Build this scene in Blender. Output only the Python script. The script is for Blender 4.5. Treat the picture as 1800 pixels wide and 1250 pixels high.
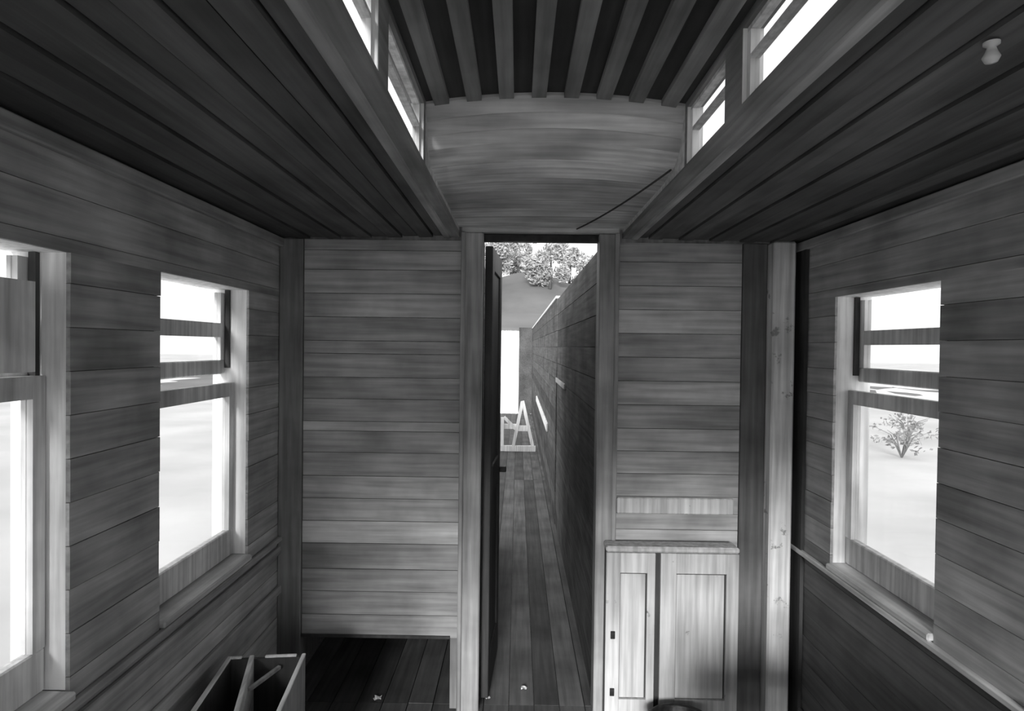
import bpy, bmesh, math, random
from mathutils import Vector, Matrix
random.seed(7)
for o in list(bpy.data.objects):
    bpy.data.objects.remove(o, do_unlink=True)
S = bpy.context.scene
C = S.collection
R = math.radians

# ------------------------------------------------------------------ camera
FPX = 1100.0                       # focal length in pixels of the 1800 px wide frame
cam = bpy.data.cameras.new('camera')
cam.sensor_width = 36.0
cam.lens = 36.0 * FPX / 1800.0
cam.clip_end = 500
camo = bpy.data.objects.new('camera', cam)
C.objects.link(camo)
camo.matrix_world = (Matrix.Translation((0, 0, 1.70)) @ Matrix.Rotation(math.atan(10 / FPX), 4, 'Z')
                     @ Matrix.Rotation(R(90) - math.atan(15 / FPX), 4, 'X') @ Matrix.Rotation(R(0.7), 4, 'Z'))
S.camera = camo

# ------------------------------------------------------------------ sky, sun, exposure
w = bpy.data.worlds.new('world')
S.world = w
w.use_nodes = True
bgn = w.node_tree.nodes['Background']
bgn.inputs[0].default_value = (1, 1, 1, 1)
bgn.inputs[1].default_value = 1.15
sun = bpy.data.lights.new('sun', 'SUN')
sun.energy = 4.2
sun.angle = R(13)
suno = bpy.data.objects.new('sun', sun)
C.objects.link(suno)
suno.rotation_euler = Vector((0.115, 1.0, -0.27)).to_track_quat('-Z', 'Y').to_euler()
S.view_settings.view_transform = 'Standard'
S.view_settings.look = 'None'
S.view_settings.gamma = 1.0
S.view_settings.use_curve_mapping = False
S.view_settings.exposure = 0.32

# ------------------------------------------------------------------ materials (all grey: a monochrome photograph)
def mat_new(name):
    m = bpy.data.materials.new(name)
    m.use_nodes = True
    nt = m.node_tree
    return m, nt, nt.nodes['Principled BSDF']

def wood(name, base, var=0.3, grain='Y', rough=0.6, wear=0.0, wearcol=0.1, wearscale=6.0, bump=0.25, blotch=0.35, spec=0.3):
    """grey wood: grain streaks along an axis, a tone per piece, broad blotches, optional worn patches"""
    m, nt, p = mat_new(name)
    N, L = nt.nodes, nt.links
    geo = N.new('ShaderNodeNewGeometry')
    oi = N.new('ShaderNodeObjectInfo')
    off = N.new('ShaderNodeVectorMath'); off.operation = 'SCALE'
    comb = N.new('ShaderNodeCombineXYZ')
    for i in range(3):
        L.new(oi.outputs['Random'], comb.inputs[i])
    L.new(comb.outputs[0], off.inputs[0]); off.inputs['Scale'].default_value = 17.0
    add = N.new('ShaderNodeVectorMath'); add.operation = 'ADD'
    L.new(geo.outputs['Position'], add.inputs[0]); L.new(off.outputs[0], add.inputs[1])
    mp = N.new('ShaderNodeMapping')
    sc = {'X': (2.2, 45, 45), 'Y': (45, 2.2, 45), 'Z': (45, 45, 2.2)}[grain]
    mp.inputs['Scale'].default_value = sc
    L.new(add.outputs[0], mp.inputs['Vector'])
    n1 = N.new('ShaderNodeTexNoise'); n1.inputs['Scale'].default_value = 1.0; n1.inputs['Detail'].default_value = 5
    L.new(mp.outputs[0], n1.inputs['Vector'])
    n2 = N.new('ShaderNodeTexNoise'); n2.inputs['Scale'].default_value = 3.2; n2.inputs['Detail'].default_value = 4
    L.new(add.outputs[0], n2.inputs['Vector'])
    def mr(src, a, b, lo=0.3, hi=0.7):
        r = N.new('ShaderNodeMapRange'); r.inputs['From Min'].default_value = lo; r.inputs['From Max'].default_value = hi
        r.inputs['To Min'].default_value = a; r.inputs['To Max'].default_value = b
        L.new(src, r.inputs['Value']); return r.outputs[0]
    def mul(a, b):
        k = N.new('ShaderNodeMath'); k.operation = 'MULTIPLY'
        for i, v in enumerate((a, b)):
            if isinstance(v, float): k.inputs[i].default_value = v
            else: L.new(v, k.inputs[i])
        return k.outputs[0]
    v = mul(mr(oi.outputs['Random'], 1 - var, 1 + var, 0, 1), mr(n1.outputs[0], 0.72, 1.28))
    v = mul(v, mr(n2.outputs[0], 1 - blotch, 1 + blotch))
    v = mul(v, float(base))
    if wear > 0:
        n3 = N.new('ShaderNodeTexNoise'); n3.inputs['Scale'].default_value = wearscale; n3.inputs['Detail'].default_value = 8
        n3.inputs['Roughness'].default_value = 0.7
        L.new(add.outputs[0], n3.inputs['Vector'])
        f = mr(n3.outputs[0], 0.0, 1.0, 0.72 - 0.3 * wear, 0.76 - 0.3 * wear)
        mx = N.new('ShaderNodeMix'); mx.data_type = 'FLOAT'
        L.new(f, mx.inputs[0]); L.new(v, mx.inputs[2]); mx.inputs[3].default_value = wearcol
        v = mx.outputs[0]
    cc = N.new('ShaderNodeCombineXYZ')
    for i in range(3):
        L.new(v, cc.inputs[i])
    L.new(cc.outputs[0], p.inputs['Base Color'])
    p.inputs['Roughness'].default_value = rough
    p.inputs['Specular IOR Level'].default_value = spec
    b = N.new('ShaderNodeBump'); b.inputs['Strength'].default_value = bump; b.inputs['Distance'].default_value = 0.004
    L.new(n1.outputs[0], b.inputs['Height']); L.new(b.outputs[0], p.inputs['Normal'])
    return m

def rough_mat(name, lo, hi, scale=4.0, rough=0.85, metal=0.0, bump=0.3, dist=0.01):
    m, nt, p = mat_new(name)
    N, L = nt.nodes, nt.links
    geo = N.new('ShaderNodeNewGeometry')
    n = N.new('ShaderNodeTexNoise'); n.inputs['Scale'].default_value = scale; n.inputs['Detail'].default_value = 6
    L.new(geo.outputs['Position'], n.inputs['Vector'])
    r = N.new('ShaderNodeMapRange'); r.inputs['From Min'].default_value = .3; r.inputs['From Max'].default_value = .7
    r.inputs['To Min'].default_value = lo; r.inputs['To Max'].default_value = hi
    L.new(n.outputs[0], r.inputs['Value'])
    cc = N.new('ShaderNodeCombineXYZ')
    for i in range(3):
        L.new(r.outputs[0], cc.inputs[i])
    L.new(cc.outputs[0], p.inputs['Base Color'])
    p.inputs['Roughness'].default_value = rough
    p.inputs['Metallic'].default_value = metal
    b = N.new('ShaderNodeBump'); b.inputs['Strength'].default_value = bump; b.inputs['Distance'].default_value = dist
    L.new(n.outputs[0], b.inputs['Height']); L.new(b.outputs[0], p.inputs['Normal'])
    return m

def glass_mat():
    m = bpy.data.materials.new('window_glass'); m.use_nodes = True
    nt = m.node_tree; N, L = nt.nodes, nt.links
    N.remove(N['Principled BSDF'])
    t = N.new('ShaderNodeBsdfTransparent'); t.inputs[0].default_value = (.93, .93, .93, 1)
    g = N.new('ShaderNodeBsdfGlossy'); g.inputs['Roughness'].default_value = 0.05
    mx = N.new('ShaderNodeMixShader'); mx.inputs[0].default_value = 0.05
    L.new(t.outputs[0], mx.inputs[1]); L.new(g.outputs[0], mx.inputs[2])
    L.new(mx.outputs[0], N['Material Output'].inputs[0])
    return m

M = dict(
    wall_side=wood('side_wall_boards', 0.40, 0.12, 'Y'),
    wall_end=wood('end_wall_boards', 0.40, 0.22, 'X'),
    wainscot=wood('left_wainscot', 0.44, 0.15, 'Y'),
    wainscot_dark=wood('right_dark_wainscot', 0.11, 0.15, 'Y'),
    backing=wood('wall_backing', 0.2, 0.0, 'Z'),
    corner=wood('left_corner_shade', 0.24, 0.1, 'Z'),  # left corner shadow put into a darker tone
    post=wood('pale_post_paint', 0.72, 0.0, 'Z', wear=0.35, wearcol=0.3, wearscale=9, blotch=0.2),
    casing=wood('door_casing', 0.33, 0.1, 'Z'),
    head=wood('door_head', 0.55, 0.1, 'X'),
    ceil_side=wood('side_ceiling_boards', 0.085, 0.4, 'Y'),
    cornice=wood('cornice', 0.36, 0.1, 'Y'),
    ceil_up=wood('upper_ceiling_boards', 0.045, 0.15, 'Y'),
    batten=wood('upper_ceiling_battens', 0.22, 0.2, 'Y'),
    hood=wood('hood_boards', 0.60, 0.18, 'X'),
    sash=wood('sash_paint', 0.72, 0.08, 'Z'),
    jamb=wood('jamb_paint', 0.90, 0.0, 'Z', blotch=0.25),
    sill=wood('sill_wood', 0.6, 0.0, 'Y'),
    clerestory=wood('clerestory_wood', 0.22, 0.1, 'Y'),
    glass=glass_mat(),
    cupboard=wood('cupboard_paint', 0.54, 0.06, 'Z', wear=0.28, wearcol=0.2, wearscale=7, blotch=0.15),
    dark=wood('dark_wood', 0.06, 0.2, 'Z'),
    corner_dark=wood('right_corner_shade', 0.12, 0.1, 'Z'),  # shadow band beside the post put into a darker tone
    corridor=wood('corridor_boards', 0.10, 0.25, 'Y', rough=.95, spec=0.1),
    floor=wood('floor_planks', 0.10, 0.35, 'Y', rough=.75),
    blind=wood('blind_board', 0.85, 0.0, 'Z'),
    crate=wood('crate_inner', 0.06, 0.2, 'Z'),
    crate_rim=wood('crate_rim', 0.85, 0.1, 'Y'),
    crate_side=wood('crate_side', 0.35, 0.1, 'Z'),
    white=wood('white_paint', 0.85, 0.05, 'Z', blotch=.1),
    iron=rough_mat('iron', 0.02, 0.05, 30, 0.5, 0.6),
    paper=rough_mat('paper_scrap', 0.6, 0.8, 20),
    porcelain=rough_mat('porcelain', 0.7, 0.8, 20, 0.3),
    rope=rough_mat('cord', 0.03, 0.06, 60),
    ground=rough_mat('pale_ground', 0.48, 0.66, 0.35, 0.95),
    hill=rough_mat('hillside', 0.09, 0.15, 0.25, 0.95),
    leaf=rough_mat('leaves', 0.2, 0.5, 1.5, 0.8),
    bark=rough_mat('bark', 0.06, 0.12, 10, 0.9),
    weed=rough_mat('dry_weed', 0.18, 0.3, 5, 0.9),
)

# ------------------------------------------------------------------ helpers
def wloc(o):
    v = Vector((0, 0, 0))
    while o is not None:
        v += o.location
        o = o.parent
    return v
_cache = {}
def box_mesh(dx, dy, dz, mat, bev=0.0):
    key = (round(dx, 4), round(dy, 4), round(dz, 4), mat.name, bev)
    if key in _cache:
        return _cache[key]
    bm = bmesh.new()
    bmesh.ops.create_cube(bm, size=1.0)
    bmesh.ops.scale(bm, vec=(dx, dy, dz), verts=bm.verts)
    if bev > 0:
        bmesh.ops.bevel(bm, geom=bm.edges[:], offset=bev, segments=1, affect='EDGES')
    me = bpy.data.meshes.new('box'); bm.to_mesh(me); bm.free()
    me.materials.append(mat)
    _cache[key] = me
    return me
def link(name, me, parent=None, loc=(0, 0, 0)):
    o = bpy.data.objects.new(name, me)
    C.objects.link(o)
    if parent is not None:
        o.parent = parent
        o.location = Vector(loc) - wloc(parent)
    else:
        o.location = loc
    return o
def box(name, x0, x1, y0, y1, z0, z1, mat, parent=None, bev=0.0):
    """a box from world extents (parents are unrotated)"""
    me = box_mesh(abs(x1 - x0), abs(y1 - y0), abs(z1 - z0), mat, bev)
    me.name = name
    return link(name, me, parent, ((x0 + x1) / 2, (y0 + y1) / 2, (z0 + z1) / 2))
def lbox(name, x0, x1, y0, y1, z0, z1, mat, parent, bev=0.0):
    """a box in its parent's own coordinates"""
    o = bpy.data.objects.new(name, box_mesh(abs(x1 - x0), abs(y1 - y0), abs(z1 - z0), mat, bev))
    C.objects.link(o); o.parent = parent
    o.location = ((x0 + x1) / 2, (y0 + y1) / 2, (z0 + z1) / 2)
    return o
def empty(name, loc, rz=0.0):
    o = bpy.data.objects.new(name, None)
    o.empty_display_size = 0.1
    C.objects.link(o); o.location = loc; o.rotation_euler = (0, 0, rz)
    return o
def tag(o, label, cat, kind=None, group=None):
    o['label'] = label; o['category'] = cat
    if kind: o['kind'] = kind
    if group: o['group'] = group
    return o
def pydata(name, vs, fs, mat, parent=None, loc=(0, 0, 0), smooth=False):
    me = bpy.data.meshes.new(name)
    me.from_pydata([tuple(v) for v in vs], [], fs); me.update()
    me.materials.append(mat)
    if smooth:
        for p in me.polygons: p.use_smooth = True
    return link(name, me, parent, loc)
def boxes_mesh(name, lst, mat, parent=None, loc=(0, 0, 0)):
    """several boxes joined to one part (world extents)"""
    vs, fs = [], []
    for (x0, x1, y0, y1, z0, z1) in lst:
        b = len(vs)
        for z in (z0, z1):
            vs += [(x0 - loc[0], y0 - loc[1], z - loc[2]), (x1 - loc[0], y0 - loc[1], z - loc[2]),
                   (x1 - loc[0], y1 - loc[1], z - loc[2]), (x0 - loc[0], y1 - loc[1], z - loc[2])]
        fs += [[b + i for i in f] for f in ((3, 2, 1, 0), (4, 5, 6, 7), (0, 1, 5, 4), (1, 2, 6, 5), (2, 3, 7, 6), (3, 0, 4, 7))]
    return pydata(name, vs, fs, mat, parent, loc)
def tube(name, pts, r, mat, parent=None, n=6, loc=(0, 0, 0)):
    vs, fs = [], []
    pts = [Vector(p) - Vector(loc) for p in pts]
    for i, p in enumerate(pts):
        d = (pts[min(i + 1, len(pts) - 1)] - pts[max(i - 1, 0)]).normalized()
        a = d.orthogonal().normalized(); b = d.cross(a)
        rr = r[i] if isinstance(r, (list, tuple)) else r
        for k in range(n):
            t = 2 * math.pi * k / n
            vs.append(p + a * math.cos(t) * rr + b * math.sin(t) * rr)
    for i in range(len(pts) - 1):
        for k in range(n):
            fs.append([i * n + k, i * n + (k + 1) % n, (i + 1) * n + (k + 1) % n, (i + 1) * n + k])
    fs.append(list(range(n))[::-1]); fs.append([(len(pts) - 1) * n + k for k in range(n)])
    return pydata(name, vs, fs, mat, parent, loc, True)

# ------------------------------------------------------------------ dimensions (metres; the camera stands at x = y = 0)
XL, XR = -1.107, 1.292            # inner faces of the side walls
YB, YE = -2.4, 2.90               # rear end, face of the end wall
T = 0.012                         # how far boards stand proud of their backing
GAP = 0.003
ZT = 2.195                         # ceiling at the side walls
CL, CR = -0.275, 0.475            # clerestory sides
ZC = 2.212                         # ceiling at the clerestory edge
YH = 1.82                         # where the clerestory ends and the hood slopes down
ZW0, ZW1 = 0.83, 1.92             # window openings
WIN = [(1.93, 2.57), (0.90, 1.54), (-0.13, 0.51), (-1.16, -0.52), (-2.19, -1.55)]
JT = 0.016                        # thickness of the window linings
FILL_WIN = (3.35, 3.90)           # unseen window added to lighten the closed room left of the corridor
DX0, DX1, DZ = -0.163, 0.369, 2.225   # doorway in the end wall

# ------------------------------------------------------------------ ground
gr = pydata('ground', [(-150, -150, -1.05), (150, -150, -1.05), (150, 150, -1.05), (-150, 150, -1.05)], [[0, 1, 2, 3]], M['ground'])
tag(gr, 'pale bright open ground outside the carriage windows', 'ground', 'structure')

# ------------------------------------------------------------------ floor
fl = box('floor', -1.26, 1.44, YB, 16.1, -0.12, -0.022, M['backing'])
tag(fl, 'dark worn plank floor of the carriage and corridor', 'floor', 'structure')
x = -1.10
while x < 1.28:
    for (a, b) in ((YB, 0.3), (0.303, 2.95), (2.953, 8.0), (8.003, 16.0)):
        box('plank', x, x + 0.116, a, b, -0.022, random.uniform(-0.003, 0), M['floor'], fl)
    x += 0.12

# ------------------------------------------------------------------ side walls with window openings
def side_wall(name, xi, sgn, label):
    xo0, xo1 = xi + sgn * T, xi + sgn * 0.15           # backing slab, outside of the boards
    yend = 5.45 if sgn < 0 else 16.0
    lst = [(xo0, xo1, YB, yend, 0, ZW0 - 0.04), (xo0, xo1, YB, yend, ZW1 + JT, 2.24)]
    wins = WIN + ([FILL_WIN] if sgn < 0 else [])
    edges = sorted(sum([list(wn) for wn in wins], []))
    ys = [YB] + edges + [yend]
    piers = [(ys[i], ys[i + 1]) for i in range(0, len(ys), 2)]
    for (a, b) in piers:
        lst.append((xo0, xo1, a + (JT if a > YB else 0), b - (JT if b < yend else 0), ZW0 - 0.04, ZW1 + JT))
    lst = [(min(a, b), max(a, b), c, d, e, f) for a, b, c, d, e, f in lst]
    wl = boxes_mesh(name, lst, M['backing'], None, (xi, YB, 0))
    tag(wl, label, 'wall', 'structure')
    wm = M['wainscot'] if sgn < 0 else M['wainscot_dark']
    x0, x1 = sorted((xi, xi + sgn * T))
    z = 0.10
    rows = []
    while z < ZT - 0.02:
        rows.append((z, min(z + 0.109, ZT))); z += 0.109
    for (a, b) in rows:
        lo, hi = a + .001, b - .001
        if hi <= ZW0 - 0.045:
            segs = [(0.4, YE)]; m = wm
        elif lo >= ZW1:
            segs = [(0.4, YE)]; m = M['wall_side']
        elif lo < ZW0 - 0.045:
            for (p, q) in piers:
                if q > .45 and p < YE:
                    box('board', x0, x1, max(p, .4), min(q, YE), ZW0 - .043, hi, M['wall_side'], wl)
            segs = [(0.4, YE)]; m = wm; hi = ZW0 - 0.045
        else:
            if hi > ZW1 > lo:
                box('board', x0, x1, 0.4, YE, ZW1, hi, M['wall_side'], wl)
                hi = ZW1
            segs = [(p[0], p[1]) for p in piers if p[1] > 0.45 and p[0] < YE]
            segs = [(max(p, 0.4), min(q, YE)) for p, q in segs]; m = M['wall_side']
        for (p, q) in segs:
            if q - p > .02:
                dd = random.uniform(0, 0.003) * sgn
                a0, a1 = sorted((xi + dd, xi + sgn * T))
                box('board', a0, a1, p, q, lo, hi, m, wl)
    # long plain panel behind the camera
    for (p, q) in piers:
        if p < 0.4:
            box('panel', x0, x1, p, min(q, 0.398), ZW0 - 0.04, ZW1, M['wall_side'], wl)
    box('panel', x0, x1, YB, 0.398, 0.1, ZW0 - 0.045, wm, wl)
    box('panel', x0, x1, YB, 0.398, ZW1, ZT, M['wall_side'], wl)
    # rails that run along the wainscot
    def rail(z0, z1, d, mat):
        a0, a1 = sorted((xi, xi - sgn * d))
        box('rail', a0, a1, YB, YE, z0, z1, mat, wl, 0.004)
    if sgn < 0:
        rail(0.725, 0.762, 0.018, M['wall_side'])
        rail(0.540, 0.578, 0.020, M['wall_side'])
    rail(0.785, 0.806, 0.022, M['sill'] if sgn > 0 else M['wall_side'])
    rail(2.150, 2.190, 0.022, M['cornice'])
    rail(0.0, 0.098, 0.014, wm)
    return wl
wL = side_wall('wall_left', XL, -1, 'left carriage wall of grey horizontal boards with windows and wainscot rails')
wR = side_wall('wall_right', XR, 1, 'right carriage wall of grey boards above a dark wainscot')

# ------------------------------------------------------------------ windows
wn = [0]
def window(xi, sgn, y0, y1, label, blind=False):
    """sgn -1 left, +1 right; two sashes one above the other, a bar across the upper one"""
    wn[0] += 1
    w_ = empty('window_%d' % wn[0], (xi, (y0 + y1) / 2, ZW0))
    tag(w_, label, 'window', 'structure')
    def bx(name, d0, d1, a, b, z0, z1, mat, parent, bev=0.0):
        p, q = sorted((xi + sgn * d0, xi + sgn * d1))
        return box(name, p, q, a, b, z0, z1, mat, parent, bev)
    j = 0.0
    bx('jamb', T, 0.15, y0 - JT, y0, ZW0, ZW1, M['jamb'], w_)
    bx('jamb', T, 0.15, y1, y1 + JT, ZW0, ZW1, M['jamb'], w_)
    bx('head', T, 0.15, y0 - JT, y1 + JT, ZW1, ZW1 + JT, M['jamb'], w_)
    bx('sill', -0.018, 0.18, y0, y1, ZW0 - 0.024, ZW0, M['sill'], w_, 0.005)
    a, b = y0 + j + .004, y1 - j - .004
    st = 0.040
    # upper sash, outer plane
    d0, d1 = 0.098, 0.125
    zb, zt = 1.575, ZW1 - 0.014
    up = bx('upper_sash', d0, d1, a, b, zb, zb + 0.058, M['sash'], w_, 0.004)
    bx('stile', d0, d1, a, a + st, zb + 0.058, zt, M['sash'], up)
    bx('stile', d0, d1, b - st, b, zb + 0.058, zt, M['sash'], up)
    bx('glazing_bar', d0, d1, a + st, b - st, 1.725, 1.782, M['sash'], up)
    bx('pane', (d0 + d1) / 2, (d0 + d1) / 2 + .003, a + st, b - st, zb + 0.058, 1.725, M['glass'], up)
    bx('pane', (d0 + d1) / 2, (d0 + d1) / 2 + .003, a + st, b - st, 1.782, zt, M['glass'], up)
    # lower sash, inner plane, dropped so that a slit of daylight shows above it
    d0, d1 = 0.060, 0.090
    zb, zt = ZW0 + 0.002, (1.615 if blind else 1.540)
    lo = bx('lower_sash', d0, d1, a, b, zb, 0.940, M['sash'], w_, 0.004)
    bx('stile', d0, d1, a, a + st, 0.940, zt, M['sash'], lo)
    bx('stile', d0, d1, b - st, b, 0.940, zt, M['sash'], lo)
    bx('top_rail', d0, d1, a + st, b - st, zt - 0.055, zt, M['sash'], lo)
    bx('pane', (d0 + d1) / 2, (d0 + d1) / 2 + .003, a + st, b - st, 0.940, zt - 0.055, M['glass'], lo)
    # parting strip beside the upper sash
    bx('parting_strip', 0.078, 0.096, y1 - j - 0.014, y1 - j, ZW0 + .003 if blind else 1.60, ZW1 - .001, M['dark'], w_)
    if blind:
        bx('blind', 0.070, 0.078, a, b - .02, 1.625, 1.845, M['blind'], w_)
    return w_
names = ['nearest the end wall', 'second from the end wall', 'third from the end wall', 'fourth from the end wall', 'farthest from the end wall']
for i, (a, b) in enumerate(WIN):
    window(XL, -1, a, b, 'bright sash window in the left wall, %s%s' % (names[i], ', with a short blind' if i == 1 else ''), i == 1)
for i, (a, b) in enumerate(WIN):
    window(XR, 1, a, b, 'bright sash window in the right wall, %s' % names[i])

window(XL, -1, FILL_WIN[0], FILL_WIN[1], 'unseen sash window added to lighten the closed room left of the corridor')

# ------------------------------------------------------------------ rear end wall behind the camera, with its wide opening
rw = boxes_mesh('wall_rear', [(-1.25, -1.06, YB - .1, YB, 0, 2.5), (1.15, 1.44, YB - .1, YB, 0, 2.5), (-1.06, 1.15, YB - .1, YB, 2.12, 2.5)],
                M['wall_side'], None, (0, YB, 0))
tag(rw, 'rear end wall opposite the corridor doorway, wide open to daylight', 'wall', 'structure')

# ------------------------------------------------------------------ end wall
HX0, HX1, HZ = -1.00, -0.30, 0.335      # low opening in its left half
ew = boxes_mesh('wall_end', [
    (XL - .01, DX0, YE + T, YE + .06, HZ, 2.26), (XL - .01, HX0, YE + T, YE + .06, 0, HZ), (HX1, DX0, YE + T, YE + .06, 0, HZ),
    (DX0, DX1, YE + T, YE + .06, DZ, 2.26), (DX1, XR + .01, YE + T, YE + .06, 0, 2.26)], M['backing'], None, (0.09, YE, 0))
tag(ew, 'end wall of horizontal boards around the corridor doorway', 'wall', 'structure')
def end_boards(x0, x1, zs, mat):
    for a, b in zip(zs[:-1], zs[1:]):
        dd = random.uniform(0, 0.004)
        box('board', x0, x1, YE + dd, YE + T, a + GAP / 2, b - GAP / 2, mat, ew)
zl = [HZ, 0.44, 0.55, 0.655, 0.775, 0.88, 0.985, 1.09, 1.20, 1.30, 1.345, 1.45, 1.55, 1.66, 1.72, 1.83, 1.94, 2.05, 2.14, 2.19]
end_boards(-0.995, -0.266, zl, M['wall_end'])
zr = [0.0, 0.11, 0.22, 0.33, 0.44, 0.55, 0.66, 0.77, 0.86, 0.935, 1.015, 1.12, 1.225, 1.33, 1.44, 1.55, 1.66, 1.77, 1.88, 1.99, 2.10, 2.19]
end_boards(0.462, 1.03, zr, M['wall_end'])
box('corner_shade_board', XL, -0.998, YE - 0.012, YE + T, 0, 2.19, M['corner'], ew, .004)  # dark tone stands for the shadow in the left corner
box('corner_shade_board', 1.033, 1.145, YE - 0.004, YE + T, 0, 2.19, M['corner_dark'], ew, .003)  # dark tone stands for the shadow band left of the post
box('corner_shade_board', 1.25, XR, YE, YE + T, 0, 2.19, M['dark'], ew)  # dark strip painted as the shadow gap right of the post
box('pale_rail', 0.466, 1.005, YE - 0.022, YE - 0.0005, 0.938, 1.012, M['post'], ew, .005)
box('corner_shade_board', 1.276, XR - .0005, 2.80, YE, 0, 2.185, M['dark'], ew)  # widens that painted shadow gap onto the side wall
ps = box('post', 1.147, 1.249, YE - 0.07, YE + T, 0, 2.19, M['post'], ew, .008)
ps['label'] = 'pale weathered upright post beside the right corner'
# doorway casing and head
box('casing', -0.264, DX0, YE - 0.028, YE + 0.075, 0, DZ, M['casing'], ew, .006)
box('casing', DX1, 0.460, YE - 0.028, YE + 0.075, 0, DZ, M['casing'], ew, .006)
box('casing_bead', -0.264, -0.244, YE - 0.040, YE - 0.028, 0, DZ, M['casing'], ew, .004)
box('casing_bead', 0.440, 0.460, YE - 0.040, YE - 0.028, 0, DZ, M['casing'], ew, .004)
box('head', -0.264, 0.460, YE - 0.035, YE + 0.06, DZ, 2.250, M['head'], ew, .005)
box('head_shade_bar', DX0, DX1, YE + 0.02, YE + 0.06, 2.192, DZ - .001, M['iron'], ew)  # dark bar added as the shadow line under the door head
# dark frame of the low opening
box('opening_frame', HX0, HX1, YE - 0.004, YE + .06, HZ - 0.001, HZ + 0.012, M['dark'], ew)

# ------------------------------------------------------------------ ceilings beside the clerestory
def side_ceiling(name, xw, xc, sgn, label):
    # backing slab, slightly sloping
    y1 = YE + .06
    vs = []
    for z in (0.016, 0.05):
        vs += [(xw + sgn * .15, YB, ZT - 0.005 + z), (xc + sgn * .048, YB, ZC + z), (xc + sgn * .048, y1, ZC + z), (xw + sgn * .15, y1, ZT - 0.005 + z)]
    fs = [[3, 2, 1, 0], [4, 5, 6, 7], [0, 1, 5, 4], [1, 2, 6, 5], [2, 3, 7, 6], [3, 0, 4, 7]]
    ce = pydata(name, vs, fs, M['backing'])
    tag(ce, label, 'ceiling', 'structure')
    n = 11
    xc0 = xc + sgn * .048
    for i in range(n):
        t0, t1 = i / n, (i + 1) / n
        xa, xb = xw + (xc0 - xw) * t0, xw + (xc0 - xw) * t1
        za, zb = ZT + (ZC - ZT) * t0, ZT + (ZC - ZT) * t1
        s = 1 if xb > xa else -1
        g = 0.004 * s
        drop = 0.006 if i % 2 else 0.0
        h = 0.022
        v = []
        for y in (YB, YE):
            v += [(xa + g, y, za - drop), (xb - g, y, zb - drop), (xb - g, y, zb + h), (xa + g, y, za + h)]
        cx, cz = (xa + xb) / 2, (za + zb) / 2
        v = [(p[0] - cx, p[1], p[2] - cz) for p in v]
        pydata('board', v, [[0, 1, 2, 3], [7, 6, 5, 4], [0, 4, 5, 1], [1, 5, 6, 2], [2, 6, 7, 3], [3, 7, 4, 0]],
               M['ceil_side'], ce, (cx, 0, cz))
    # moulding along the clerestory edge
    a, b = sorted((xc + sgn * .040, xc + sgn * 0.075))
    box('moulding', a, b, YB, YE, ZC - 0.012, ZC + 0.012, M['cornice'], ce, .006)
    return ce
side_ceiling('ceiling_left', XL, CL, -1, 'dark boarded ceiling sloping between left wall and clerestory')
side_ceiling('ceiling_right', XR, CR, 1, 'dark boarded ceiling sloping between right wall and clerestory')

# ------------------------------------------------------------------ clerestory: side walls with small windows, upper ceiling
ZK0, ZK1 = 2.205, 2.412
def clerestory_wall(name, xi, sgn, wins, label):
    x0, x1 = sorted((xi, xi + sgn * 0.045))
    zs0, zs1 = 2.228, 2.390
    ys = [YB] + sum([list(p) for p in sorted(wins)], []) + [YE]
    lst = [(x0, x1, YB, YE, ZK0, zs0), (x0, x1, YB, YH, zs1, ZK1)]
    for i in range(0, len(ys), 2):
        a, b = ys[i], ys[i + 1]
        lst.append((x0, x1, a, min(b, YH), zs0, zs1))
    # the wall goes on beside the hood, lower and lower
    wl = boxes_mesh(name, lst, M['clerestory'], None, (xi, 0, ZK0))
    tag(wl, label, 'wall', 'structure')
    for (a, b) in wins:
        wn[0] += 1
        f = empty('window_%d' % wn[0], (xi + sgn * .02, (a + b) / 2, zs0))
        side = 'left' if sgn < 0 else 'right'
        pos = {0: 'nearest the hood', 1: 'second from the hood', 2: 'third from the hood', 3: 'fourth from the hood', 4: 'fifth from the hood', 5: 'at the rear'}[wins.index((a, b))]
        tag(f, 'small bright clerestory window on the %s, %s' % (side, pos), 'window', 'structure')
        p, q = sorted((xi + sgn * 0.010, xi + sgn * 0.030))
        g = 0.010
        box('frame', p, q, a, b, zs0, zs0 + g, M['sash'], f)
        box('frame', p, q, a, b, zs1 - g, zs1, M['sash'], f)
        box('stile', p, q, a, a + .022, zs0 + g, zs1 - g, M['sash'], f)
        box('stile', p, q, b - .022, b, zs0 + g, zs1 - g, M['sash'], f)
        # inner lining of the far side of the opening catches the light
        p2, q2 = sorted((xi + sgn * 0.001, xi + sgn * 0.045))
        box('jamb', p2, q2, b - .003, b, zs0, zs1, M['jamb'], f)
        box('bar', p, q, a + .022, b - .022, 2.318, 2.327, M['sash'], f)
        box('pane', xi + sgn * .0195, xi + sgn * .0205, a + .022, b - .022, zs0 + g, zs1 - g, M['glass'], f)
    # cheek beside the hood
    n = len(HY) - 1
    vs, fs = [], []
    for i in range(n + 1):
        y = HY[i]
        zt = hood_z(y, 1.0) + 0.03
        for (xx) in (x0, x1):
            vs += [(xx - xi, y, zs0 - .001 - ZK0), (xx - xi, y, zt - ZK0)]
    for i in range(n):
        k = i * 4
        fs += [[k, k + 4, k + 5, k + 1], [k + 2, k + 3, k + 7, k + 6], [k + 1, k + 5, k + 7, k + 3], [k, k + 2, k + 6, k + 4]]
    pydata('cheek', vs, fs, M['hood'], wl, (xi, 0, ZK0))
    return wl
HY = [YH, 1.842, 1.862, 1.88, 1.95, 2.10, 2.24, 2.38, 2.52, 2.64, 2.76, 2.84, YE]
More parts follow.
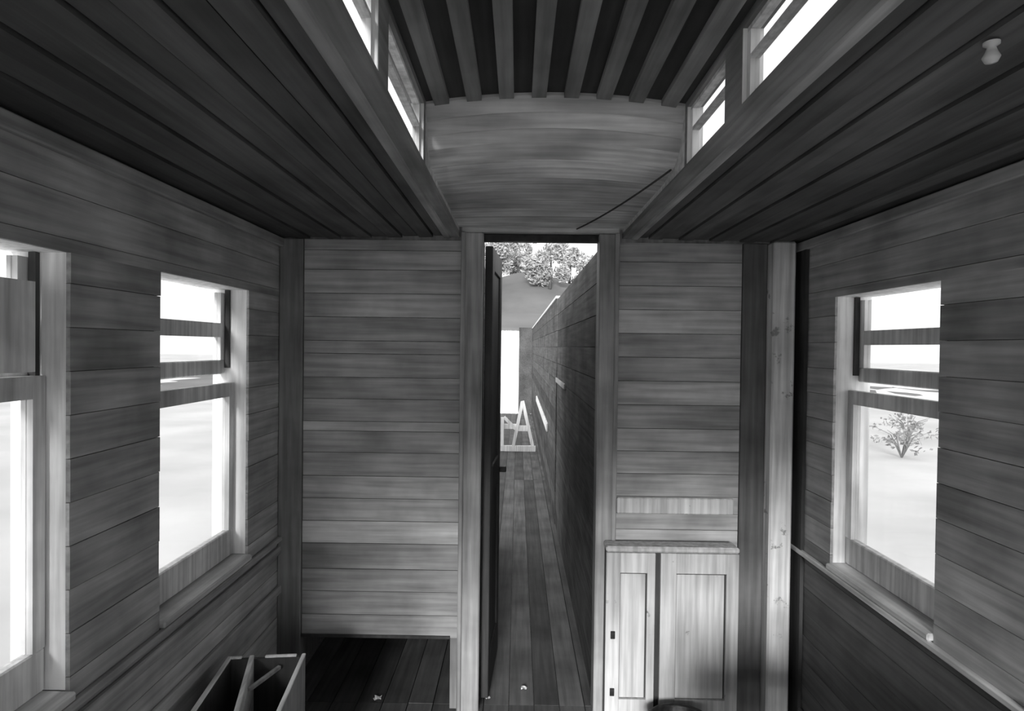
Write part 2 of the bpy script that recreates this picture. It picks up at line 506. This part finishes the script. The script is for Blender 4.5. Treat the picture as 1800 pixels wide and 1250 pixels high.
def hood_z(y, e):
    """underside of the hood at depth y; e = 0 on the centre line, 1 at the clerestory sides"""
    pts = [(YH, 2.432), (1.88, 2.312), (1.95, 2.282), (2.1, 2.266), (2.5, 2.256), (YE, 2.245)]
    for (a, za), (b, zb) in zip(pts[:-1], pts[1:]):
        if y <= b + 1e-6:
            z = za + (zb - za) * (y - a) / (b - a)
            break
    arch = 0.030 * (1 - (y - YH) / (YE - YH))
    return z - arch * e * e
clerestory_wall('wall_clerestory_left', CL, -1, [(1.30, 1.79), (0.70, 1.21), (0.10, 0.61), (-0.50, 0.01), (-1.10, -0.59), (-1.70, -1.19)],
                'left side wall of the raised clerestory roof with a row of small windows')
clerestory_wall('wall_clerestory_right', CR, 1, [(1.47, 1.80), (0.84, 1.36), (0.22, 0.74), (-0.40, 0.12), (-1.02, -0.50), (-1.64, -1.12)],
                'right side wall of the raised clerestory roof with a row of small windows')

XM = (CL + CR) / 2
HW = (CR - CL) / 2
def arch_z(x):
    e = (x - XM) / HW
    return 2.432 - 0.030 * e * e
uc = box('ceiling_clerestory', CL - .05, CR + .05, YB, YH + .05, 2.462, 2.50, M['backing'])
tag(uc, 'dark arched clerestory ceiling with pale lengthwise battens', 'ceiling', 'structure')
def long_strip(name, xa, xb, za, zb, h, y0, y1, mat, parent):
    cx, cz = (xa + xb) / 2, (za + zb) / 2
    v = []
    for y in (y0, y1):
        v += [(xa - cx, y, za - cz), (xb - cx, y, zb - cz), (xb - cx, y, zb + h - cz), (xa - cx, y, za + h - cz)]
    return pydata(name, v, [[0, 1, 2, 3], [7, 6, 5, 4], [0, 4, 5, 1], [1, 5, 6, 2], [2, 6, 7, 3], [3, 7, 4, 0]], mat, parent, (cx, 0, cz))
xs = [CL]
for k in range(8):
    c = -0.228 + 0.0935 * k
    xs += [c - 0.021, c + 0.021]
xs.append(CR)
for i in range(len(xs) - 1):
    a, b = xs[i], xs[i + 1]
    if i % 2 == 0:
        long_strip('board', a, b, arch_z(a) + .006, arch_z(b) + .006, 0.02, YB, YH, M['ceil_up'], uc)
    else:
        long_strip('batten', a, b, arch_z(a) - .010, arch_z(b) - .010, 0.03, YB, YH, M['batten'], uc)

# hood: the sloping end of the clerestory, boards laid across it
hd = empty('ceiling_hood', (XM, YH, 2.25))
tag(hd, 'pale boarded hood curving down from the clerestory to the doorway', 'ceiling', 'structure')
for ya, yb in zip(HY[:-1], HY[1:]):
    y0, y1 = ya + min(.002, .04 * (yb - ya)), yb - min(.002, .04 * (yb - ya))
    vs, fs = [], []
    n = 8
    for k in range(n + 1):
        e = -1 + 2 * k / n
        xx = XM + HW * e
        for (y, h) in ((y0, 0), (y1, 0), (y1, 0.018), (y0, 0.018)):
            vs.append((xx - XM, y - YH, hood_z(y, e) + h - 2.25))
    for k in range(n):
        a = k * 4; b = a + 4
        fs += [[a, b, b + 1, a + 1], [a + 1, b + 1, b + 2, a + 2], [a + 2, b + 2, b + 3, a + 3], [a + 3, b + 3, b, a]]
    fs += [[0, 1, 2, 3], [n * 4 + 3, n * 4 + 2, n * 4 + 1, n * 4]]
    pydata('board', vs, fs, M['hood'], hd, (XM, YH, 2.25))
# outer skin of the hood keeps the daylight out
box('roof_skin', CL - .05, CR + .05, YH, YE + .06, 2.462, 2.48, M['backing'], hd)
box('roof_skin', CL - .05, CR + .05, YE + .03, YE + .06, 2.262, 2.462, M['backing'], hd)

# ------------------------------------------------------------------ beyond the doorway: corridor between closed side rooms, its roof gone
pl = box('wall_corridor_left', DX0 - .09, DX0 - .05, YE + .08, 5.40, 0, 2.19, M['backing'])
tag(pl, 'dark boarded partition on the left of the corridor', 'wall', 'structure')
pr = box('wall_corridor_right', 0.392, 0.45, YE + .08, 16.0, 0, 2.17, M['backing'])
tag(pr, 'dark boarded partition running along the right of the corridor', 'wall', 'structure')
z = 0.0
while z < 2.15:
    b = min(z + 0.155, 2.17)
    box('board', DX0 - .05, DX0 - .038, YE + .08, 5.40, z + .002, b - .002, M['corridor'], pl)
    box('board', 0.380, 0.392, YE + .08, 6.0, z + .002, b - .002, M['corridor'], pr)
    box('board', 0.372, 0.392, 6.0, 16.0, z + .002, b - .002, M['corridor'], pr)
    z += 0.155
box('cap_rail', 0.36, 0.46, 6.0, 16.0, 2.172, 2.195, M['white'], pr)
r1 = box('rail', 0.350, 0.371, 7.4, 11.6, 0.70, 0.80, M['white'], pr, .004)
r1['label'] = 'white lower rail on the dark partition'
box('rail', 0.364, 0.379, 4.9, 5.99, 1.37, 1.415, M['casing'], pr, .004)
lr = box('ceiling_side_room_left', XL - .15, DX0 - .05, YE + .06, 5.45, 2.19, 2.24, M['backing'])
tag(lr, 'roof over the dark room left of the corridor', 'ceiling', 'structure')
lw = box('wall_side_room_back', XL, DX0 - .05, 5.40, 5.45, 0, 2.19, M['backing'])
tag(lw, 'back wall of the dark room left of the corridor', 'wall', 'structure')
rr = box('ceiling_side_room_right', 0.46, XR + .15, YE + .06, 16.0, 2.2, 2.24, M['backing'])
tag(rr, 'roof over the closed rooms right of the corridor', 'ceiling', 'structure')
fe = box('wall_far_end', 0.03, 1.44, 16.0, 16.1, 0, 2.20, M['corridor'])
tag(fe, 'dark remains of the far end wall at the end of the corridor', 'wall', 'structure')

# door leaf folded back into the corridor
d1 = empty('door_1', (DX0 + 0.004, YE + 0.085, 0.01), R(-3.5))
tag(d1, 'dark panelled door leaf standing open along the corridor', 'door', 'structure')
for (a, b, z0, z1) in ((0, .09, 0, 2.17), (.42, .51, 0, 2.17)):
    lbox('stile', 0, .036, a, b, z0, z1, M['dark'], d1, .003)
for (z0, z1) in ((0, .18), (.95, 1.10), (2.06, 2.17)):
    lbox('rail', 0, .036, .09, .42, z0, z1, M['dark'], d1, .003)
for (z0, z1) in ((.18, .95), (1.10, 2.06)):
    lbox('panel', .010, .026, .09, .42, z0, z1, M['dark'], d1)
lbox('handle', .036, .075, .455, .475, 1.0, 1.03, M['iron'], d1, .004)

# ------------------------------------------------------------------ low two-door cupboard against the end wall
cx0, cx1, cy0, cy1 = 0.405, 0.992, 2.765, 2.855
cup = empty('cupboard', ((cx0 + cx1) / 2, cy1, 0))
tag(cup, 'low peeling white two-door cupboard against the end wall right of the doorway', 'cupboard')
box('body', cx0 + .004, cx1 - .004, cy0 + .022, cy1, 0.02, 0.795, M['dark'], cup)
box('top', cx0 - .002, cx1 + .002, cy0 - .004, cy1, 0.795, 0.822, M['cupboard'], cup, .008)
def cup_door(xa, xb, ra, rb):
    d = box('door', xa, xa + ra, cy0, cy0 + .02, 0.04, 0.793, M['cupboard'], cup, .002)
    box('stile', xb - rb, xb, cy0, cy0 + .02, 0.04, 0.793, M['cupboard'], d, .002)
    box('rail', xa + ra, xb - rb, cy0, cy0 + .02, 0.705, 0.793, M['cupboard'], d)
    box('rail', xa + ra, xb - rb, cy0, cy0 + .02, 0.04, 0.14, M['cupboard'], d)
    box('panel', xa + ra + .003, xb - rb - .007, cy0 + .011, cy0 + .019, 0.144, 0.697, M['cupboard'], d)
    return d
a = cup_door(cx0, 0.622, .062, .035)
b = cup_door(0.646, cx1, .07, .055)
for zz in (0.155, 0.41):
    box('hinge', cx0 + .022, cx0 + .042, cy0 - .005, cy0, zz, zz + .035, M['iron'], a, .002)

# ------------------------------------------------------------------ bucket in front of the cupboard
def lathe(name, prof, mat, parent, loc, n=24, cap=False):
    vs, fs = [], []
    for (r, z_) in prof:
        for k in range(n):
            t = 2 * math.pi * k / n
            vs.append((r * math.cos(t), r * math.sin(t), z_))
    for i in range(len(prof) - 1):
        for k in range(n):
            fs.append([i * n + k, i * n + (k + 1) % n, (i + 1) * n + (k + 1) % n, (i + 1) * n + k])
    o = pydata(name, vs, fs, mat, parent, (0, 0, 0), True)
    o.location = loc
    return o
bk = empty('bucket', (0.69, 2.56, 0))
tag(bk, 'dark iron bucket standing on the floor before the cupboard', 'bucket')
lathe('shell', [(0.0, 0.004), (.10, .004), (.105, 0.0), (.135, .155), (.139, .158), (.139, .166), (.131, .166), (.127, .155), (.10, .012), (0, .012)], M['iron'], bk, (0, 0, 0))
tube('handle', [(0.69 + .137 * math.cos(t), 2.56 - 0.10 * math.sin(t), 0.163 + .01 * math.sin(t)) for t in [math.pi * i / 10 for i in range(11)]], 0.004, M['iron'], bk, 6, (0.69, 2.56, 0))

# ------------------------------------------------------------------ open wooden box by the left wall
cr = empty('open_crate', (-0.893, 2.10, 0), R(7))
tag(cr, 'open-topped dark wooden box with pale rims and a divider by the left wall', 'crate')
hw_, hl, hz = 0.138, 0.205, 0.537
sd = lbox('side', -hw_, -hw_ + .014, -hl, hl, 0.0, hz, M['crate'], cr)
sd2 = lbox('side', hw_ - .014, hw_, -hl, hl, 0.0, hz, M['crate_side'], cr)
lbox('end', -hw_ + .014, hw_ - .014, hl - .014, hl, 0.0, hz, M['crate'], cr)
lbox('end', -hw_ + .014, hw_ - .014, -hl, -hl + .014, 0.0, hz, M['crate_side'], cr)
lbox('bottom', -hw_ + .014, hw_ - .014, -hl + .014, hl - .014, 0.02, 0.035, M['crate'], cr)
lbox('rim', -hw_ - .002, -hw_ + .014, -hl, hl, hz, hz + .008, M['crate_rim'], cr, .002)
lbox('rim', hw_ - .012, hw_ + .002, -hl, hl, hz, hz + .008, M['crate_rim'], cr, .002)
lbox('rim', -hw_ + .012, -hw_ + .050, hl - .012, hl, hz, hz + .008, M['crate_rim'], cr, .002)
lbox('rim', -.005, hw_ - .03, hl - .012, hl, hz, hz + .008, M['crate_rim'], cr, .002)
dv = lbox('divider', -.008, .008, -hl + .016, hl - .004, 0.04, hz + .012, M['crate_rim'], cr, .002)
dv.location.x = -0.022; dv.rotation_euler = (0, 0, R(9))
sl = lbox('slat', -.006, .006, -.08, .08, hz - .03, hz - .018, M['crate_side'], cr)
sl.location = (0.02, 0.10, hz - .025); sl.rotation_euler = (0, 0, R(-24))

# ------------------------------------------------------------------ slatted seat below the frame, added to shade the end wall
be = empty('shade_bench', (0.87, 0.85, 0))
tag(be, 'unseen wooden slatted seat by the right wall, added to shade the end wall', 'shade_bench')
for (xa, xb) in ((0.47, 0.53), (1.21, 1.27)):
    box('leg', xa, xb, 0.62, 0.68, 0, 0.42, M['dark'], be)
    box('leg', xa, xb, 1.00, 1.06, 0, 0.86, M['dark'], be)
for k in range(4):
    box('shade_seat_slat', 0.46, 1.28, 0.60 + k * .1, 0.69 + k * .1, 0.42, 0.445, M['wainscot'], be, .004)
for k in range(4):
    box('shade_back_slat', 0.46, 1.28, 0.975, 0.999, 0.47 + k * .104, 0.57 + k * .104, M['wainscot'], be, .004)

# ------------------------------------------------------------------ bell cord, ceiling knob
pts = []
for i in range(13):
    t = i / 12
    pts.append((0.455 + (0.262 - 0.455) * t, 1.90 + (2.855 - 1.90) * t, 2.240 + 0.000 * t - 0.012 * 4 * t * (1 - t)))
cd = tube('bell_cord', pts, 0.0035, M['rope'], None, 6, (0.36, 2.4, 2.2))
cd.location = (0.36, 2.4, 2.2)
tag(cd, 'thin dark cord stretched below the hood towards the doorway head', 'cord')
kb = lathe('ceiling_knob', [(0, 0), (.009, .002), (.013, .010), (.009, .018), (.006, .026), (.012, .030), (.012, .034)], M['porcelain'], None, (0.752, 1.015, 2.163), 16)
tag(kb, 'small pale porcelain knob on the dark right-hand ceiling', 'knob')

# ------------------------------------------------------------------ scraps on the floor
def scrap(x_, y_, s, label):
    vs, fs = [], []
    n = 4
    for i in range(n + 1):
        for k in range(n + 1):
            vs.append(((i / n - .5) * s + random.uniform(-.1, .1) * s, (k / n - .5) * s * .8 + random.uniform(-.1, .1) * s, random.uniform(0.002, .45 * s)))
    for i in range(n):
        for k in range(n):
            a_ = i * (n + 1) + k
            fs.append([a_, a_ + n + 1, a_ + n + 2, a_ + 1])
    o = pydata('paper_scrap', vs, fs, M['paper'], None, (x_, y_, 0))
    tag(o, label, 'scrap')
scrap(-0.652, 2.975, 0.035, 'crumpled pale scrap inside the low dark opening')
scrap(-0.125, 3.00, 0.022, 'tiny pale scrap on the floor by the left door jamb')
scrap(0.05, 3.09, 0.028, 'small pale scrap in the middle of the corridor floor')

# ------------------------------------------------------------------ white A-frame far down the corridor, added for sunlit floor patches
def bar(name, p, q, wd, th, mat, parent):
    """a squared bar between two points in the parent's coordinates"""
    p, q = Vector(p), Vector(q)
    L_ = (q - p).length
    o = bpy.data.objects.new(name, box_mesh(wd, th, L_, mat))
    C.objects.link(o); o.parent = parent
    o.location = (p + q) / 2
    o.rotation_euler = (q - p).to_track_quat('Z', 'Y').to_euler()
    return o
tr = empty('sunpatch_frame', (0.0, 10.2, 0))
tag(tr, 'white A-shaped frame standing in for sunlit patches on the far corridor floor', 'sunpatch_frame')
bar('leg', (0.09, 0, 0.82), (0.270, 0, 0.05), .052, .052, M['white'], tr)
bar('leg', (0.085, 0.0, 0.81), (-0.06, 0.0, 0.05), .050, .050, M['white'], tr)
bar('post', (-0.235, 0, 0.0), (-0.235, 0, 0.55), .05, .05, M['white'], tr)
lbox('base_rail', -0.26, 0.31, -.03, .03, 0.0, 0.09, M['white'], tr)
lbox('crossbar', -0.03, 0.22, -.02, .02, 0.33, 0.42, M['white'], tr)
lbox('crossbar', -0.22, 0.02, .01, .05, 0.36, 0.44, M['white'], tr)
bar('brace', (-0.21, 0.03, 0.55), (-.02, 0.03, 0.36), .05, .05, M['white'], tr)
# ------------------------------------------------------------------ outside: white shed, hill, trees, weeds
sh = empty('shed', (-0.5, 24, -1.05))
tag(sh, 'bright white boarded shed seen through the far end of the corridor', 'shed')
for k in range(16):
    xx = -2.5 + k * 0.25
    box('board', xx, xx + .245, 24, 24.03, -1.05, 2.35, M['white'], sh)
box('wall', -2.5, 1.5, 24.03, 27, -1.05, 2.35, M['white'], sh)
pydata('roof', [(-2.7, 23.8, 2.36), (1.7, 23.8, 2.36), (1.7, 27.2, 3.1), (-2.7, 27.2, 3.1), (-2.7, 23.8, 2.42), (1.7, 23.8, 2.42), (1.7, 27.2, 3.16), (-2.7, 27.2, 3.16)],
       [[3, 2, 1, 0], [4, 5, 6, 7], [0, 1, 5, 4], [1, 2, 6, 5], [2, 3, 7, 6], [3, 0, 4, 7]], M['hill'], sh)
vs, fs = [], []
nx, ny = 40, 20
def hill_z(xx, yy):
    return -1.10 + 10.6 * math.exp(-((yy - 66) / 17) ** 2) * math.exp(-((xx - 1) / 13) ** 2)
for i in range(nx + 1):
    for k in range(ny + 1):
        xx, yy = -32 + 64 * i / nx, 34 + 70 * k / ny
        vs.append((xx, yy, hill_z(xx, yy) + random.uniform(-.1, .1)))
for i in range(nx):
    for k in range(ny):
        a_ = i * (ny + 1) + k
        fs.append([a_, a_ + ny + 1, a_ + ny + 2, a_ + 1])
hl_ = pydata('hill', vs, fs, M['hill'], None, (0, 0, 0), True)
tag(hl_, 'grey hillside rising beyond the end of the carriage', 'hill', 'structure')
def leaves(name, parent, c, rad, n, s, mat, local):
    vs, fs = [], []
    blobs = [(Vector((random.gauss(0, .55), random.gauss(0, .4), random.gauss(0, .5))), random.uniform(.35, .6)) for _ in range(9)]
    for _ in range(n):
        bc, br = random.choice(blobs)
        d = Vector((random.gauss(0, 1), random.gauss(0, 1), random.gauss(0, 1))).normalized() * br * random.uniform(.5, 1)
        p = Vector(((bc.x + d.x) * rad[0], (bc.y + d.y) * rad[1], (bc.z + d.z) * rad[2])) + Vector(c)
        a_ = Vector((random.gauss(0, 1), random.gauss(0, 1), random.gauss(0, 1))).normalized()
        b_ = a_.orthogonal().normalized()
        q = len(vs)
        vs += [p - a_ * s, p + b_ * s * .5, p + a_ * s, p - b_ * s * .5]
        fs.append([q, q + 1, q + 2, q + 3])
    o = pydata(name, vs, fs, mat, parent)
    o.location = (0, 0, 0)
    o['kind'] = 'stuff'
    return o
tl = ['leftmost through the doorway', 'second from the left through the doorway', 'third from the left through the doorway',
      'fourth from the left through the doorway', 'third from the right through the doorway', 'second from the right through the doorway', 'rightmost through the doorway']
for i, (xx, yy, h, n) in enumerate(((-4.8, 58, 5.4, 2600), (-2.4, 64.5, 5.4, 2600), (0.2, 71, 5.4, 2600), (2.9, 58, 5.2, 2600), (5.2, 64.5, 4.6, 1800), (8.0, 71, 4.8, 800), (10.6, 58, 5.6, 700))):
    z0 = hill_z(xx, yy)
    t = empty('tree', (xx, yy, z0 - .1))
    tag(t, 'leafy tree on the hill, ' + tl[i], 'tree', None, 'trees on the hill')
    tube('trunk', [(xx, yy, z0 - .1), (xx + .1, yy, z0 + h * .3), (xx, yy + .1, z0 + h * .7)], [.16, .12, .05], M['bark'], t, 7, (xx, yy, z0 - .1)).location = (0, 0, 0)
    leaves('foliage', t, (0, 0, h * .42), (1.9, 1.3, h * .40), n, .20, M['leaf'], True)
for i, (xx, yy, lb) in enumerate(((10.0, 16.3, 'dry weed clump outside the right window, nearer the coach'), (12.2, 19.6, 'dry weed clump outside the right window, farther off'))):
    wd = empty('weed_clump', (xx, yy, -1.05))
    tag(wd, lb, 'weeds', None, 'weeds outside the right window')
    for k in range(14):
        a_ = random.uniform(0, 6.28); ln = random.uniform(.5, 1.1)
        dx, dy = math.cos(a_) * ln * .7, math.sin(a_) * ln * .7
        o = tube('stem', [(0, 0, 0), (dx * .4, dy * .4, ln * .6), (dx, dy, ln * .8)], [.02, .012, .005], M['weed'], wd, 4)
        o.location = (0, 0, 0)
    leaves('foliage', wd, (0, 0, .55), (.7, .7, .3), 160, .07, M['weed'], True)
